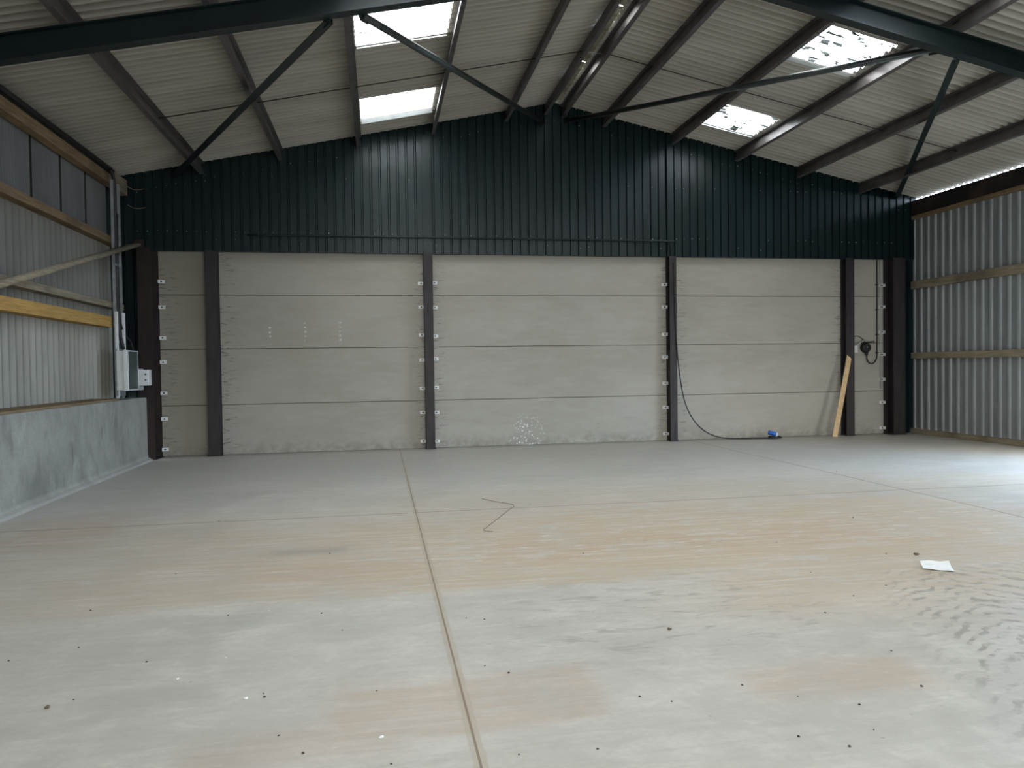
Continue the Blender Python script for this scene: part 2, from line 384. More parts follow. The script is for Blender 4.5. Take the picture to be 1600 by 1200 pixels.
# ridge cap, cracked open in two places
m = MB()
for y0, y1 in ((Y_F, 10.94), (11.42, 13.03), (13.42, 15.36)):
    for (u0, u1) in ((-.2, 0), (0, .2)):
        pts = [(u0, .02 if u0 else .06), (u1, .02 if u1 else .06)]
        m.face([(RIDGE_X + pts[0][0], y0, roof_z(RIDGE_X + u0) + pts[0][1]), (RIDGE_X + pts[1][0], y0, roof_z(RIDGE_X + u1) + pts[1][1]),
                (RIDGE_X + pts[1][0], y1, roof_z(RIDGE_X + u1) + pts[1][1]), (RIDGE_X + pts[0][0], y1, roof_z(RIDGE_X + u0) + pts[0][1])])
for y0, y1 in ((10.94, 11.42), (13.03, 13.42)):
    for u0, u1 in ((-.2, -.05), (.05, .2)):
        m.face([(RIDGE_X + u0, y0, roof_z(RIDGE_X + u0) + .03), (RIDGE_X + u1, y0, roof_z(RIDGE_X + u1) + .04), (RIDGE_X + u1, y1, roof_z(RIDGE_X + u1) + .04), (RIDGE_X + u0, y1, roof_z(RIDGE_X + u0) + .03)])
m.build('ridge_cap', 'moss', ceil)
WL = ['bright corrugated rooflight in the left slope, nearest the green gable', 'bright corrugated rooflight in the left slope, cut by the top edge of the photo',
      'bright moss-spotted rooflight in the right slope, nearest the green gable', 'large bright moss-spotted rooflight in the right slope behind the green rafter']
for i, (xa, xb, y0, y1) in enumerate(SKY + NEAR_SKY):
    m = MB(); roof_strip(m, xa - .02, xb + .02, y0 - .08, y1 + .08, [], 8, .012)
    w = m.build('window_%d' % (i + 1), 'pane_dirty' if xa > 3 else 'pane_clean')
    if i < 4:
        struct(w, WL[i], 'rooflight')
        m = MB(); lo = y1
        m.face([roof_pt(xa, lo, -.03), roof_pt(xb, lo, -.03), roof_pt(xb, lo + .05, -.035), roof_pt(xa, lo + .05, -.035)])
        m.build('sill', 'grey_plastic', w)
    else: struct(w, 'rooflight in the roof bay over the camera, out of the photo', 'rooflight')

# ------------------------------------------------------------------ purlins (Z sections following the slope)
PUR = [(-3.21, 'left', 'first from the left wall'), (-1.78, 'left', 'second from the left wall'), (-.32, 'left', 'along the left edge of the left rooflights'),
       (1.13, 'left', 'along the right edge of the left rooflights'), (2.59, 'left', 'between the left rooflights and the ridge'), (3.39, 'left', 'beside the ridge on its left'),
       (3.77, 'right', 'beside the ridge on its right'), (4.63, 'right', 'between the ridge and the right rooflights'), (6.10, 'right', 'along the left edge of the right rooflights'),
       (7.53, 'right', 'on the lower side of the right rooflights'), (8.95, 'right', 'second from the right wall'), (10.40, 'right', 'first from the right wall')]
PD = .19
for x, side, where in PUR:
    s_ = 1 if side == 'left' else -1
    ang = math.atan(SLOPE) * (1 if side == 'left' else -1)
    t_ = .006; fl = .065
    # web hangs square to the sheet, one flange up-slope at the top, one down-slope at the bottom
    prof = [(-fl, 0), (t_, 0), (t_, -PD + t_), (fl, -PD + t_), (fl, -PD + .022), (fl + t_, -PD + .022), (fl + t_, -PD), (0, -PD), (0, -t_), (-fl, -t_)]
    prof = [(s_ * u * -1, v) for u, v in prof]
    ca, sa = math.cos(ang), math.sin(ang)
    prof = [(u * ca - v * sa, u * sa + v * ca) for u, v in prof]
    m = MB(); z = roof_z(x) - .038
    m.prism(prof, (x, Y_F, z), (x, 15.06, z))
    o = m.build('roof_purlin', 'purlin'); recenter(o, (x, 15.0, z))
    tag(o, 'brown steel roof purlin on the %s slope, %s' % (side, where), 'purlin', 'steel purlins under the roof', 'thing')

# sag rods tying the purlins at mid bay
for x0, x1, lab in ((-3.21, 3.39, 'thin steel sag rod crossing the left roof slope between purlins'), (3.77, 10.40, 'thin steel sag rod crossing the right roof slope between purlins')):
    m = MB(); m.tube([(x0, 12.22, roof_z(x0) - .11), (x1, 12.22, roof_z(x1) - .11)], .0085, 8)
    tag(m.build('sag_rod', 'column'), lab, 'rod', 'thin sag rods', 'thing')
m = MB(); m.tube([(3.39, 12.2, roof_z(3.39) - .13), (3.77, 12.2, roof_z(3.77) - .13)], .008, 8)
tag(m.build('sag_rod', 'galv_dull'), 'short pale tie rod joining the two ridge purlins', 'rod', None, 'thing')

# ------------------------------------------------------------------ portal rafters, their legs, roof bracing
Y_P = 8.86
RH, RW = .275, .15
def rafter(x_far, lab):
    e = empty('portal_rafter', (RIDGE_X, Y_P, roof_z(RIDGE_X) - .2), lab, 'rafter', 'green portal rafters', 'thing')
    off = -.038 - PD - RH / 2 * NORM
    m = MB(); m.prism(i_profile(RW, RH, .014, .01), (RIDGE_X, Y_P, roof_z(RIDGE_X) + off), (x_far, Y_P, roof_z(x_far) + off)); m.build('beam', 'green_steel', e)
    # cleats that carry the purlins
    for x, side, where in PUR:
        if (x < RIDGE_X) == (x_far < RIDGE_X):
            m = MB(); m.box(x - .012, x - .004, Y_P - .06, Y_P + .06, roof_z(x) - .038 - PD - .01, roof_z(x) - .07); m.build('cleat', 'green_steel', e)
    return e
rafter(X_L + .12, 'dark green steel rafter crossing the top left corner of the photo')
rafter(X_R - .12, 'dark green steel rafter crossing the top right corner of the photo')
for x, lab in ((X_L + .27, 'green steel portal column under the left rafter'), (X_R - .27, 'green steel portal column under the right rafter')):
    m = MB(); m.prism(i_profile(.15, .29, .014, .01), (x, Y_P, 1.145 if x < 0 else 0), (x, Y_P, roof_z(x) - .45), up=(1, 0, 0))
    tag(m.build('portal_column', 'green_steel'), lab, 'column', None, 'thing')
BR = [((-3.70, 15.0, 5.26), (-.50, 8.95, 5.60), .056, 'green_steel', 'dark green roof brace from the left rafter down to the left eave'),
      ((-.12, 8.95, 5.66), (3.32, 15.0, 6.52), .045, 'tube', 'round roof brace from the left rafter past the rooflights to the gable peak'),
      ((3.80, 15.0, 6.55), (7.36, 8.95, 5.72), .045, 'tube', 'long round roof brace from the gable peak to the right rafter'),
      ((7.60, 8.95, 5.62), (11.27, 15.0, 5.24), .048, 'green_steel', 'dark green roof brace from the right rafter down to the right eave')]
for a, b, r, mt, lab in BR:
    e = empty('roof_brace', a, lab, 'brace', 'diagonal roof braces', 'thing')
    A, B = Vector(a), Vector(b); d = (B - A).normalized()
    m = MB()
    if mt == 'tube': m.tube([A, B], r, 16)
    else: m.prism([(-r, -r), (r, -r), (r, -r + .012), (-r + .012, -r + .012), (-r + .012, r), (-r, r)] if b[0] < 5 else [(r, -r), (r, r), (r - .012, r), (r - .012, -r + .012), (-r, -r + .012), (-r, -r)], A, B)
    m.build('bar', mt, e)
    for q, s_ in ((A, 1), (B, -1)):
        m = MB(); c = q + d * s_ * .04; m.box(-.09, .09, -.006, .006, -.07, .07, Matrix.Translation(c) @ d.to_track_quat('X', 'Z').to_matrix().to_4x4(), .002)
        m.build('end_plate', 'rusty' if q.y > 14 and abs(q.x - 3.3) < .3 else mt, e)

# ------------------------------------------------------------------ gable wall: precast panels below, green box-profile cladding above
def profile_x(x0, x1, y_face, depth, pitch, groove, ramp=.012):
    pts = [(x0, y_face)]; x = x0 + pitch * .5
    while x + groove < x1:
        pts += [(x, y_face), (x + ramp, y_face + depth), (x + groove - ramp, y_face + depth), (x + groove, y_face)]; x += pitch
    pts.append((x1, y_face)); return pts
Y_C = 15.055
m = MB()
pr = profile_x(X_L - .09, X_R + .03, Y_C, .03, .1725, .05)
xs = sorted(set([p[0] for p in pr] + [RIDGE_X]))
def y_at(x):
    for (a, ya), (b, yb) in zip(pr, pr[1:]):
        if a <= x <= b: return ya + (yb - ya) * ((x - a) / (b - a) if b > a else 0)
    return Y_C
bot = [(x, y_at(x), 3.85) for x in xs]; top = [(x, y_at(x), roof_z(x) + .0) for x in xs]
m.strip(top, bot)
m.face([(X_L + .05, Y_C, 3.85), (X_R, Y_C, 3.85), (X_R, 15.15, 3.85), (X_L + .05, 15.15, 3.85)])
# screw heads in rows
m.mi = 1
def screw(x, z, r):
    b = bmesh.new(); bmesh.ops.create_cone(b, cap_ends=True, segments=8, radius1=r, radius2=r * .7, depth=.012)
    b.transform(Matrix.Translation((x, y_at(x) - .006, z)) @ Matrix.Rotation(pi / 2, 4, 'X')); m.add(b)
k = 0; x = X_L + .05 + .1725 * .5 + .11
while x < X_R - .2:
    if random.random() < .55: screw(x, roof_z(x) - .34 + random.uniform(-.03, .03), random.choice((.004, .005, .008)))
    if random.random() < .3: screw(x, 5.28 + random.uniform(-.01, .01), random.choice((.003, .004, .007)))
    if random.random() < .6: screw(x, 4.22 + random.uniform(-.012, .012), random.choice((.004, .006, .008)))
    if random.random() < .12: screw(x, 4.05 + random.uniform(-.05, .05), .007)
    x += .1725
wb = struct(m.build('wall_back', ['green', 'galv']), 'dark green box-profile gable cladding above grey precast concrete panels', 'wall')
for xa, xb in ((-4.6, .985), (.995, 6.085), (6.095, 11.75)):
    zs = [0, .955, 2.015, 3.04, 4.10]
    for za, zb in zip(zs, zs[1:]):
        m = MB(); m.box(xa, xb, Y_B, Y_B + .14, za + .004, zb - .005, None, .006); m.build('concrete_panel', 'panel', wb)
m = MB(); m.box(X_L - .1, X_R + .1, 15.31, 15.34, -.05, 4.1); m.build('backing', 'black', wb)
m = MB(); m.box(X_L - .1, X_R + .1, 15.24, 15.27, 4.11, 5.1)
m.face([(X_L - .1, 15.25, 5.1), (X_R + .1, 15.25, 5.1), (RIDGE_X, 15.25, RIDGE_Z - .04)]); m.build('outer_sheet', 'green', wb)
for xa, xb in ((X_L - .12, -4.27), (11.31, 11.79)):
    m = MB(); p2 = profile_x(xa, xb, 15.10, .025, .1725, .05)
    m.strip([(x, y, 3.86) for x, y in p2], [(x, y, 0) for x, y in p2]); m.build('corner_sheet', 'green', wb)

# ------------------------------------------------------------------ steel columns in front of the panels
def clip_part(root, x, z, toward):
    """folded galvanised angle: one leg on the panel, one on the column"""
    m = MB(); x0, x1 = (x, x + .10) if toward > 0 else (x - .10, x)
    m.box(x0, x1, Y_B - .012, Y_B - .002, z - .032, z + .032, None, .002)
    e = x0 if toward > 0 else x1
    m.box(e - .004, e + .004, Y_B - .075, Y_B - .004, z - .032, z + .032, None, .002)
    c = m.build('fixing_clip', 'galv', root)
    m = MB(); xm = (x0 + x1) / 2 - .01 * toward
    m.tube([(xm, Y_B - .028, z), (xm, Y_B - .010, z)], .016, 6); m.build('bolt', 'bolt', c)
CZ = [3.28, 2.80, 2.245, 1.77, 1.20, .71, .14]
def column(name, x0, x1, y0, mat, lab, clips=(), rust=False, top=3.85, upper=True, h=True):
    e = empty(name, ((x0 + x1) / 2, (y0 + Y_B) / 2, 0), lab, 'column', 'dark steel columns along the gable wall', 'thing')
    y1 = Y_B - .004; xc = (x0 + x1) / 2
    m = MB(); w, d = x1 - x0, y1 - y0
    m.prism(i_profile(w, d, .014, .012), (xc, (y0 + y1) / 2, 0), (xc, (y0 + y1) / 2, top), up=(0, 1, 0)); m.build('shaft', mat, e)
    m = MB(); m.box(xc - w * .6, xc + w * .6, y0 - .02, y1, 0, .012, None, .003); m.build('base_plate', mat, e)
    if rust:
        m = MB(); m.box(x0 + .01, x0 + .012, y0 + .02, y1 - .01, .02, 1.9); m.build('rust_streak', 'rusty', e)
    if upper:
        m = MB(); m.box(x0 + .004, x1 - .004, Y_C - .03, Y_C + .02, 3.85, roof_z(xc) - .22, None, .003); u = m.build('upper_strip', 'green', e)
    for xx, tw in clips:
        for z in CZ: clip_part(e, xx, z + random.uniform(-.012, .012), tw)
    return e
column('steel_column', -4.27, -4.03, 14.66, 'rusty', 'wide red-brown corner column beside the low concrete wall', [(-4.025, 1)], upper=False)
column('steel_column', -3.17, -2.95, 14.93, 'column', 'dark steel column without clips nearest the left corner', [], upper=False)
column('steel_column', .895, 1.07, 14.93, 'column', 'dark steel column with white clips down both its sides', [(.89, -1), (1.075, 1)])
column('steel_column', 5.96, 6.11, 14.93, 'column', 'dark steel column that the hanging black cable runs down', [(5.965, -1)], rust=True)
column('steel_column', 9.99, 10.18, 14.93, 'column', 'dark steel column with a plank leaning against it', [], upper=False)
column('steel_column', 11.03, 11.31, 14.80, 'column', 'wide dark corner column by the grey sheeted right wall', [(11.03, -1)], upper=False)

# ------------------------------------------------------------------ left wall: cast dwarf wall, corrugated sheets, timber rails
m = MB()
m.box(X_L - .12, -4.13, Y_F, 14.58, 0, 1.145, None, .02)
for q in (((-4.13, .10), (-4.10, .055)), ((-4.10, .055), (-4.055, .03)), ((-4.055, .03), (-4.03, .001))):
    (a, za), (b_, zb) = q; m.face([(a, Y_F, za), (a, 14.57, za), (b_, 14.50, zb), (b_, Y_F, zb)])
wl = struct(m.build('wall_left', 'dwarf'), 'low stained cast concrete wall below corrugated cladding on the left', 'wall')
def corr_wall(x, y0, y1, z0, z1, amp, pitch, seg=8, zt=None):
    mm = MB(); n = int((y1 - y0) / pitch * seg)
    pts = [(x + amp * math.sin(2 * pi * i / seg), y0 + pitch * i / seg) for i in range(n + 1)]
    mm.strip([(a, b, z1) for a, b in pts], [(a, b, z0) for a, b in pts]); return mm
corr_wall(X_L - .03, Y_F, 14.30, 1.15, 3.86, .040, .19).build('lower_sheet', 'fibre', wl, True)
m = MB()
y = 14.30; k = 0
while y > Y_F:          # upper sheets, each lapping the next behind a narrow step
    ya = max(y - .98, Y_F); n = int((y - ya - .07) / .075 * 4)
    pts = [(X_L - .04 + .006 * math.sin(i * pi / 2), ya + .07 + (y - ya - .07) * i / max(n, 1)) for i in range(n + 1)]
    pts = [(X_L - .04, ya + .07)] + pts[1:]
    m.mi = 0; m.strip([(a, b, 5.22) for a, b in pts], [(a, b, 3.86) for a, b in pts])
    q = [(X_L - .04, ya), (X_L - .10, ya + .004), (X_L - .10, ya + .066), (X_L - .04, ya + .07)]
    m.mi = 1; m.strip([(a, b, 5.22) for a, b in q], [(a, b, 3.86) for a, b in q]); y -= .98
m.build('upper_sheet', ['upper_sheet', 'column'], wl)
m = MB(); p2 = [(x_, y_) for x_, y_ in profile_x(14.2, 15.16, X_L - .02, -.025, .1725, .05)]
m.strip([(b - .04, a, 5.3) for a, b in p2], [(b - .04, a, 1.10) for a, b in p2]); m.build('corner_sheet', 'green', wl)
def rail(name, x0, x1, y0, y1, z0, z1, mat, lab, group, dz=0):
    mm = MB(); mm.box(x0, x1, y0, y1, z0, z1, None, .004)
    o = mm.build(name, mat); recenter(o, ((x0 + x1) / 2, (y0 + y1) / 2, z0)); tag(o, lab, 'timber rail', group, 'thing'); return o
GL = 'timber rails across the left wall'
rail('timber_rail', X_L + .0, -4.46, Y_F, 13.95, 4.825, 4.99, 'timber', 'wide timber eave rail at the top of the left wall', GL)
rail('timber_rail', X_L + .0, -4.45, Y_F, 14.35, 3.80, 3.92, 'timber', 'brown timber rail across the left wall, next below the eave rail', GL)
rail('timber_rail', X_L + .0, -4.45, Y_F, 14.5, 2.70, 2.80, 'weathered', 'thin grey weathered timber rail just above the orange timber', GL)
rail('timber_rail', X_L + .0, -4.40, Y_F, 13.72, 2.36, 2.535, 'orange', 'thick orange treated timber rail on the left wall', GL)
rail('timber_sill', X_L - .06, -4.16, Y_F, 13.3, 1.147, 1.175, 'timber', 'thin timber sill on top of the low concrete wall', None)
m = MB(); m.box(X_L - .02, -4.42, Y_F, 14.0, 4.995, 5.09, None, .006)
tag(m.build('eave_beam', 'green_steel'), 'black steel eave beam above the wide timber on the left wall', 'beam', None, 'thing')
m = MB(); m.box(X_L - .02, -4.5, 14.02, 15.02, 4.84, 5.12, None, .006)
tag(m.build('eave_block', 'weathered'), 'short dull timber piece at the eave in the far left corner', 'timber', None, 'thing')
m = MB(); m.tube([(-4.20, 14.60, 3.90), (-4.28, 8.9, 2.45)], .045, 16)
e = tag(m.build('wall_brace', 'weathered'), 'dull grey tube brace sloping across the left wall', 'brace', None, 'thing')
m = MB(); m.box(-4.27, -4.13, 14.55, 14.66, 3.82, 3.98, None, .006); m.build('end_plate', 'rusty', e)

# electrical uprights, cables and boxes on the left wall
e = empty('cable_upright', (-4.42, 13.5, 1.15), 'pale galvanised channel uprights standing on the low concrete wall', 'upright', None, 'thing')
for y, z1 in ((13.74, 4.83), (14.06, 4.83)):
    m = MB(); m.prism([(-.021, -.021), (.021, -.021), (.021, .021), (.012, .021), (.012, .019), (.019, .019), (.019, -.019), (-.019, -.019), (-.019, .019), (-.012, .019), (-.012, .021), (-.021, .021)], (-4.36, y, 1.146), (-4.36, y, z1), up=(1, 0, 0))
    m.build('channel', 'galv_dull', e)
for y in (13.66, 14.02):
    m = MB(); m.box(-4.335, -4.295, y - .03, y + .03, 1.146 if y < 13.8 else 1.3, 2.62, None, .004); m.build('short_channel', 'galv', e)
for z in (1.45, 2.1, 3.4): 
    m = MB(); m.box(-4.385, -4.34, 13.72, 14.08, z, z + .04, None, .003); m.build('cross_bar', 'galv_dull', e)
m = MB()
m.tube(smooth_path([(-4.39, Y_F, 5.02), (-4.39, 9, 5.02), (-4.39, 13.5, 5.02), (-4.375, 13.78, 4.98), (-4.36, 13.86, 4.8), (-4.36, 13.87, 4.2), (-4.36, 13.88, 3.0), (-4.35, 13.88, 2.4), (-4.31, 13.86, 2.15), (-4.27, 13.84, 1.99)], 6), .028, 10)
tag(m.build('supply_cable', 'black'), 'thick black cable along the left eave, dropping to the white box', 'cable', None, 'thing')
m = MB(); m.tube(smooth_path([(-4.36, 13.97, 4.3), (-4.36, 13.96, 3.0), (-4.34, 13.96, 2.45), (-4.30, 14.1, 2.22), (-4.26, 14.22, 2.1), (-4.22, 14.35, 1.68)], 6), .014, 8)
tag(m.build('spur_cable', 'black'), 'thin black cable looping from the uprights to the small isolator', 'cable', None, 'thing')
e = empty('distribution_box', (-4.24, 13.8, 1.30), 'tall white electrical cabinet with dark cover over the low concrete wall', 'electrical box', None, 'thing')
m = MB(); m.box(-4.30, -4.19, 13.55, 14.12, 1.30, 1.96, None, .008); m.build('body', 'white_plastic', e)
m = MB(); m.box(-4.19, -4.13, 13.53, 14.14, 1.29, 1.97, None, .006); f = m.build('door', 'white_plastic', e)
m = MB(); m.box(-4.131, -4.122, 13.62, 14.08, 1.31, 1.95, None, .003); m.build('tinted_cover', 'door_green', f)
m = MB(); m.box(-4.34, -4.30, 13.6, 14.0, 1.2, 2.0, None, .003); m.build('back_plate', 'galv_dull', e)
e = empty('isolator_box', (-4.15, 14.4, 1.33), 'small white isolator box right of the tall white cabinet', 'electrical box', None, 'thing')
m = MB(); m.box(-4.30, -4.16, 14.30, 14.52, 1.28, 1.66, None, .006); m.build('back_plate', 'grey_plastic', e)
m = MB(); m.box(-4.20, -4.00, 14.26, 14.44, 1.36, 1.64, None, .015); b = m.build('body', 'white_plastic', e)
for z in (1.56, 1.46):
    m = MB(); m.tube([(-4.05, 14.262, z), (-4.05, 14.250, z)], .016, 10); m.build('screw_hole', 'black', b)
# twigs caught behind the corner column and under the roof corner
for i, (x, y, z) in enumerate(((-4.42, 14.7, 4.95), (-4.42, 14.75, 4.62))):
    m = MB(); m.tube(smooth_path([(x, y, z), (x + .12, y + .05, z - .05), (x + .28, y + .1, z - .02)], 5), .006, 6)
    tag(m.build('loose_twig', 'weathered'), ('upper' if i == 0 else 'lower') + ' thin loose twig poking from the dark far left corner', 'twig', None, 'thing')

# ------------------------------------------------------------------ right wall: ribbed liner sheet, rails, dark eave beam
m = MB(); pts = []; y = 15.10; P_ = .215
def rib_wall(mb, y0, y1, z0, z1):
    y = y1 - .03; first = True; ranges = []
    while y - .06 > y0:
        ranges.append((y, y - .045)); y -= P_
    cur = y1
    for a, b in ranges:
        mb.mi = 0; mb.strip([(X_R + .012, cur, z1), (X_R + .012, a + .012, z1)], [(X_R + .012, cur, z0), (X_R + .012, a + .012, z0)])
        mb.mi = 1; q = [(X_R + .012, a + .012), (X_R - .016, a), (X_R - .016, b), (X_R + .012, b - .012)]
        mb.strip([(u, v, z1) for u, v in q], [(u, v, z0) for u, v in q]); cur = b - .012
    mb.mi = 0; mb.strip([(X_R + .012, cur, z1), (X_R + .012, y0, z1)], [(X_R + .012, cur, z0), (X_R + .012, y0, z0)])
rib_wall(m, 10.5, 15.13, .05, 5.0); rib_wall(m, Y_F, 6.6, .05, 5.0); rib_wall(m, 6.6, 10.5, 2.8, 5.0)
struct(m.build('wall_right', ['box_sheet', 'box_rib']), 'grey ribbed steel sheet wall on the right', 'wall')
GR = 'timber rails across the right wall'
rail('timber_rail', X_R - .12, X_R - .02, 10.45, 15.04, 1.655, 1.79, 'weathered', 'timber rail at half height on the grey ribbed right wall', GR)
rail('timber_rail', X_R - .12, X_R - .02, 10.45, 15.04, 3.19, 3.36, 'weathered', 'upper mid-height timber rail on the grey ribbed right wall', GR)
rail('timber_rail', X_R - .14, X_R - .02, 10.45, 15.04, 0.0, .11, 'weathered', 'timber base rail on the floor along the grey right wall', GR)
rail('timber_rail', X_R - .10, X_R - .02, Y_F, 15.04, 4.72, 4.80, 'timber', 'thin timber strip under the dark eave beam on the right', GR)
m = MB(); m.box(X_R - .12, X_R + .04, Y_F, 15.04, 4.80, 5.13, None, .01)
tag(m.build('eave_beam', 'dark_timber'), 'rough dark eave beam at the top of the grey right wall', 'beam', None, 'thing')

# front wall behind the camera with one wide doorway
m = MB(); D0, D1, DH = .2, 7.0, 4.6
for a, b_, c, d_ in ((X_L - .12, D0, 0, 4.9), (D1, X_R + .06, 0, 4.9), (D0, D1, DH, 4.9)): m.box(a, b_, Y_F - .06, Y_F, c, d_)
m.face([(X_L - .12, Y_F - .03, 4.9), (X_R + .06, Y_F - .03, 4.9), (RIDGE_X, Y_F - .03, RIDGE_Z - .03)])
struct(m.build('wall_front', 'box_sheet'), 'grey sheeted front wall with a wide open doorway, behind the camera', 'wall')

# ------------------------------------------------------------------ cables on the gable
m = MB(); yc = Y_C - .052
m.tube(smooth_path([(-2.4, yc, 4.16), (0, yc, 4.165), (3, yc, 4.165), (5.86, yc, 4.165), (5.98, yc, 4.15), (6.02, yc, 4.06), (6.03, yc, 3.86)], 8), .018, 10)
e = tag(m.build('cable_conduit', 'green_steel'), 'dark conduit along the green cladding, bending down at a column', 'conduit', None, 'thing')
for x in (-2.2, -.9, .4, 1.7, 3.0, 4.3, 5.6):
    m = MB(); m.box(x - .02, x + .02, yc - .022, Y_C - .001, 4.14, 4.19, None, .004); m.build('saddle', 'green_steel', e)
yf = 14.918
path = [(6.03, yc, 3.87), (6.035, 14.97, 3.8), (6.05, yf, 3.6), (6.06, yf, 3.0), (6.08, yf, 2.4), (6.105, yf, 1.9), (6.14, yf, 1.53), (6.19, 14.93, 1.2), (6.27, 14.95, .85), (6.40, 14.96, .55), (6.60, 14.96, .29), (6.85, 14.95, .12), (7.15, 14.93, .035), (7.5, 14.90, .016), (7.8, 14.84, .016), (8.05, 14.80, .016)]
def ring(cx, cy, r0, r1, z0, z1, turns, a0):
    n = int(turns * 14); return [(cx + (r0 + (r1 - r0) * i / n) * math.cos(a0 + 2 * pi * i / 14), cy + .45 * (r0 + (r1 - r0) * i / n) * math.sin(a0 + 2 * pi * i / 14), z0 + (z1 - z0) * i / n) for i in range(n + 1)]
m = MB(); m.tube(smooth_path(path, 8) + [Vector(p) for p in ring(8.21, 14.78, .16, .12, .018, .06, 2.4, pi)], .0125, 8)
e = tag(m.build('power_cable', 'black'), 'black cable hanging from a column and coiled on the floor', 'cable', None, 'thing')
m = MB(); A = Vector((8.16, 14.74, .115)); d = Vector((.80, -.35, -.24)).normalized()
m.tube([A - d * .11, A - d * .10, A - d * .03, A - d * .02, A + d * .05], [.034, .042, .045, .050, .050], 14); pl = m.build('plug', 'blue', e); pl['label'] = 'blue industrial plug'
m = MB(); m.tube([A + d * .05, A + d * .065, A + d * .085], [.052, .052, .040], 14); m.build('collar', 'white_plastic', pl)

# socket and junction box by the right corner
e = empty('junction_box', (10.27, Y_B, 1.8), 'small white junction box with thin wires beside the plank column', 'junction box', None, 'thing')
m = MB(); m.box(10.20, 10.35, Y_B - .09, Y_B - .002, 1.80, 1.955, None, .012); m.build('body', 'white_plastic', e)
for k, (h, dx, r, mt) in enumerate(((.21, .32, .007, 'black'), (.13, .20, .006, 'galv_dull'), (.09, .14, .006, 'galv_dull'))):
    m = MB(); m.tube(smooth_path([(10.21, Y_B - .03, 1.96), (10.24, Y_B - .03, 1.96 + h * .7), (10.22 + dx * .5, Y_B - .03, 1.96 + h), (10.22 + dx, Y_B - .035, 1.96 + h * .55), (10.24 + dx, Y_B - .02, 1.965 + .03)], 6), r, 6)
    m.build('wire', mt, e)
m = MB(); m.tube([(10.32, Y_B - .05, 1.955), (10.53, Y_B - .06, 2.075)], .011, 8); m.build('white_wire', 'white_plastic', e)
e = empty('wall_socket', (10.56, Y_B, 1.9), 'round black wall socket with open lid and looped cable', 'socket', None, 'thing')
m = MB(); m.tube([(10.56, Y_B - .002, 1.91), (10.56, Y_B - .05, 1.91), (10.56, Y_B - .10, 1.905), (10.56, Y_B - .12, 1.90)], [.10, .112, .105, .075], 20); m.build('body', 'black', e)
m = MB(); m.tube([(10.56, Y_B - .12, 1.93), (10.56, Y_B - .126, 1.93)], .016, 10); m.build('centre_boss', 'galv', e)
m = MB(); m.box(-.15, .14, -.11, .0, -.012, .012, Matrix.Translation((10.60, Y_B - .01, 2.03)) @ Matrix.Rotation(-.10, 4, 'Y'), .006); m.build('lid', 'black', e)
m = MB(); m.tube([(10.575, Y_B - .07, 1.82), (10.58, Y_B - .07, 1.74)], [.04, .022], 12); m.build('gland', 'black', e)
m = MB(); m.tube(smooth_path([(10.58, Y_B - .07, 1.75), (10.60, Y_B - .06, 1.64), (10.68, Y_B - .05, 1.565), (10.77, Y_B - .04, 1.575), (10.84, Y_B - .03, 1.66), (10.862, Y_B - .02, 1.8), (10.865, Y_B - .02, 2.3), (10.868, Y_B - .02, 3.0), (10.87, Y_B - .02, 3.86)], 8), .014, 8); m.build('cable', 'black', e)
for z in (1.80, 2.2, 2.75, 3.3):
    m = MB(); m.box(10.835, 10.895, Y_B - .04, Y_B - .001, z - .012, z + .012, None, .003); m.build('cable_clip', 'black', e)
m = MB(); m.tube([(10.955, Y_B - .02, 1.02), (10.955, Y_B - .02, 3.86)], .017, 10)
tag(m.build('grey_conduit', 'grey_plastic'), 'thin pale conduit standing beside the right corner column', 'conduit', None, 'thing')

# plank leaning on its column
A, B = Vector((9.55, 14.70, .0)), Vector((10.035, 14.90, 1.74)); d = (B - A).normalized()
b = bmesh.new(); bmesh.ops.create_cube(b, size=1); L = (B - A).length
for v in b.verts:
    v.co = Vector((v.co.x * .10, v.co.y * .028, (v.co.z + .5) * L))
    if v.co.z > L - .01: v.co.z += -.06 if v.co.x < 0 else .0
    if v.co.z < .01: v.co.z += .02 if v.co.x < 0 else .0
bmesh.ops.bevel(b, geom=b.edges[:], offset=.003, segments=1, affect='EDGES')
zax = d; yax = Vector((-.35, -1, 0)); yax = (yax - zax * yax.dot(zax)).normalized(); xax = yax.cross(zax)
b.transform(Matrix.Translation(A) @ Matrix((xax, yax, zax)).transposed().to_4x4())
m = MB(); m.add(b); o = m.build('leaning_plank', 'plank'); recenter(o, A)
tag(o, 'pale new softwood plank leaning against the dark column', 'plank', None, 'thing')

# ------------------------------------------------------------------ things lying on the floor
def grid_sheet(c4, nu, nv, h):
    mm = MB(); P = [[None] * (nv + 1) for _ in range(nu + 1)]
    for i in range(nu + 1):
        for j in range(nv + 1):
            u, v = i / nu, j / nv
            p = (1 - u) * (1 - v) * Vector(c4[0]) + u * (1 - v) * Vector(c4[1]) + u * v * Vector(c4[2]) + (1 - u) * v * Vector(c4[3])
            P[i][j] = mm.bm.verts.new(p + Vector((0, 0, h(u, v))))
    for i in range(nu):
        for j in range(nv):
            f = mm.bm.faces.new([P[i][j], P[i + 1][j], P[i + 1][j + 1], P[i][j + 1]]); f.smooth = True
    return mm
m = grid_sheet([(4.085, 5.15, .004), (4.255, 5.03, .004), (4.40, 5.26, .004), (4.20, 5.33, .004)], 12, 10, lambda u, v: .012 * max(0, v - .7) / .3 + .008 * math.exp(-((v - .5 - .15 * u) / .07) ** 2) * u + .003 * math.sin(9 * u + 5 * v) + .004)
tag(m.build('scrap_paper', 'paper'), 'crumpled white scrap of paper lying on the floor', 'paper', None, 'thing')
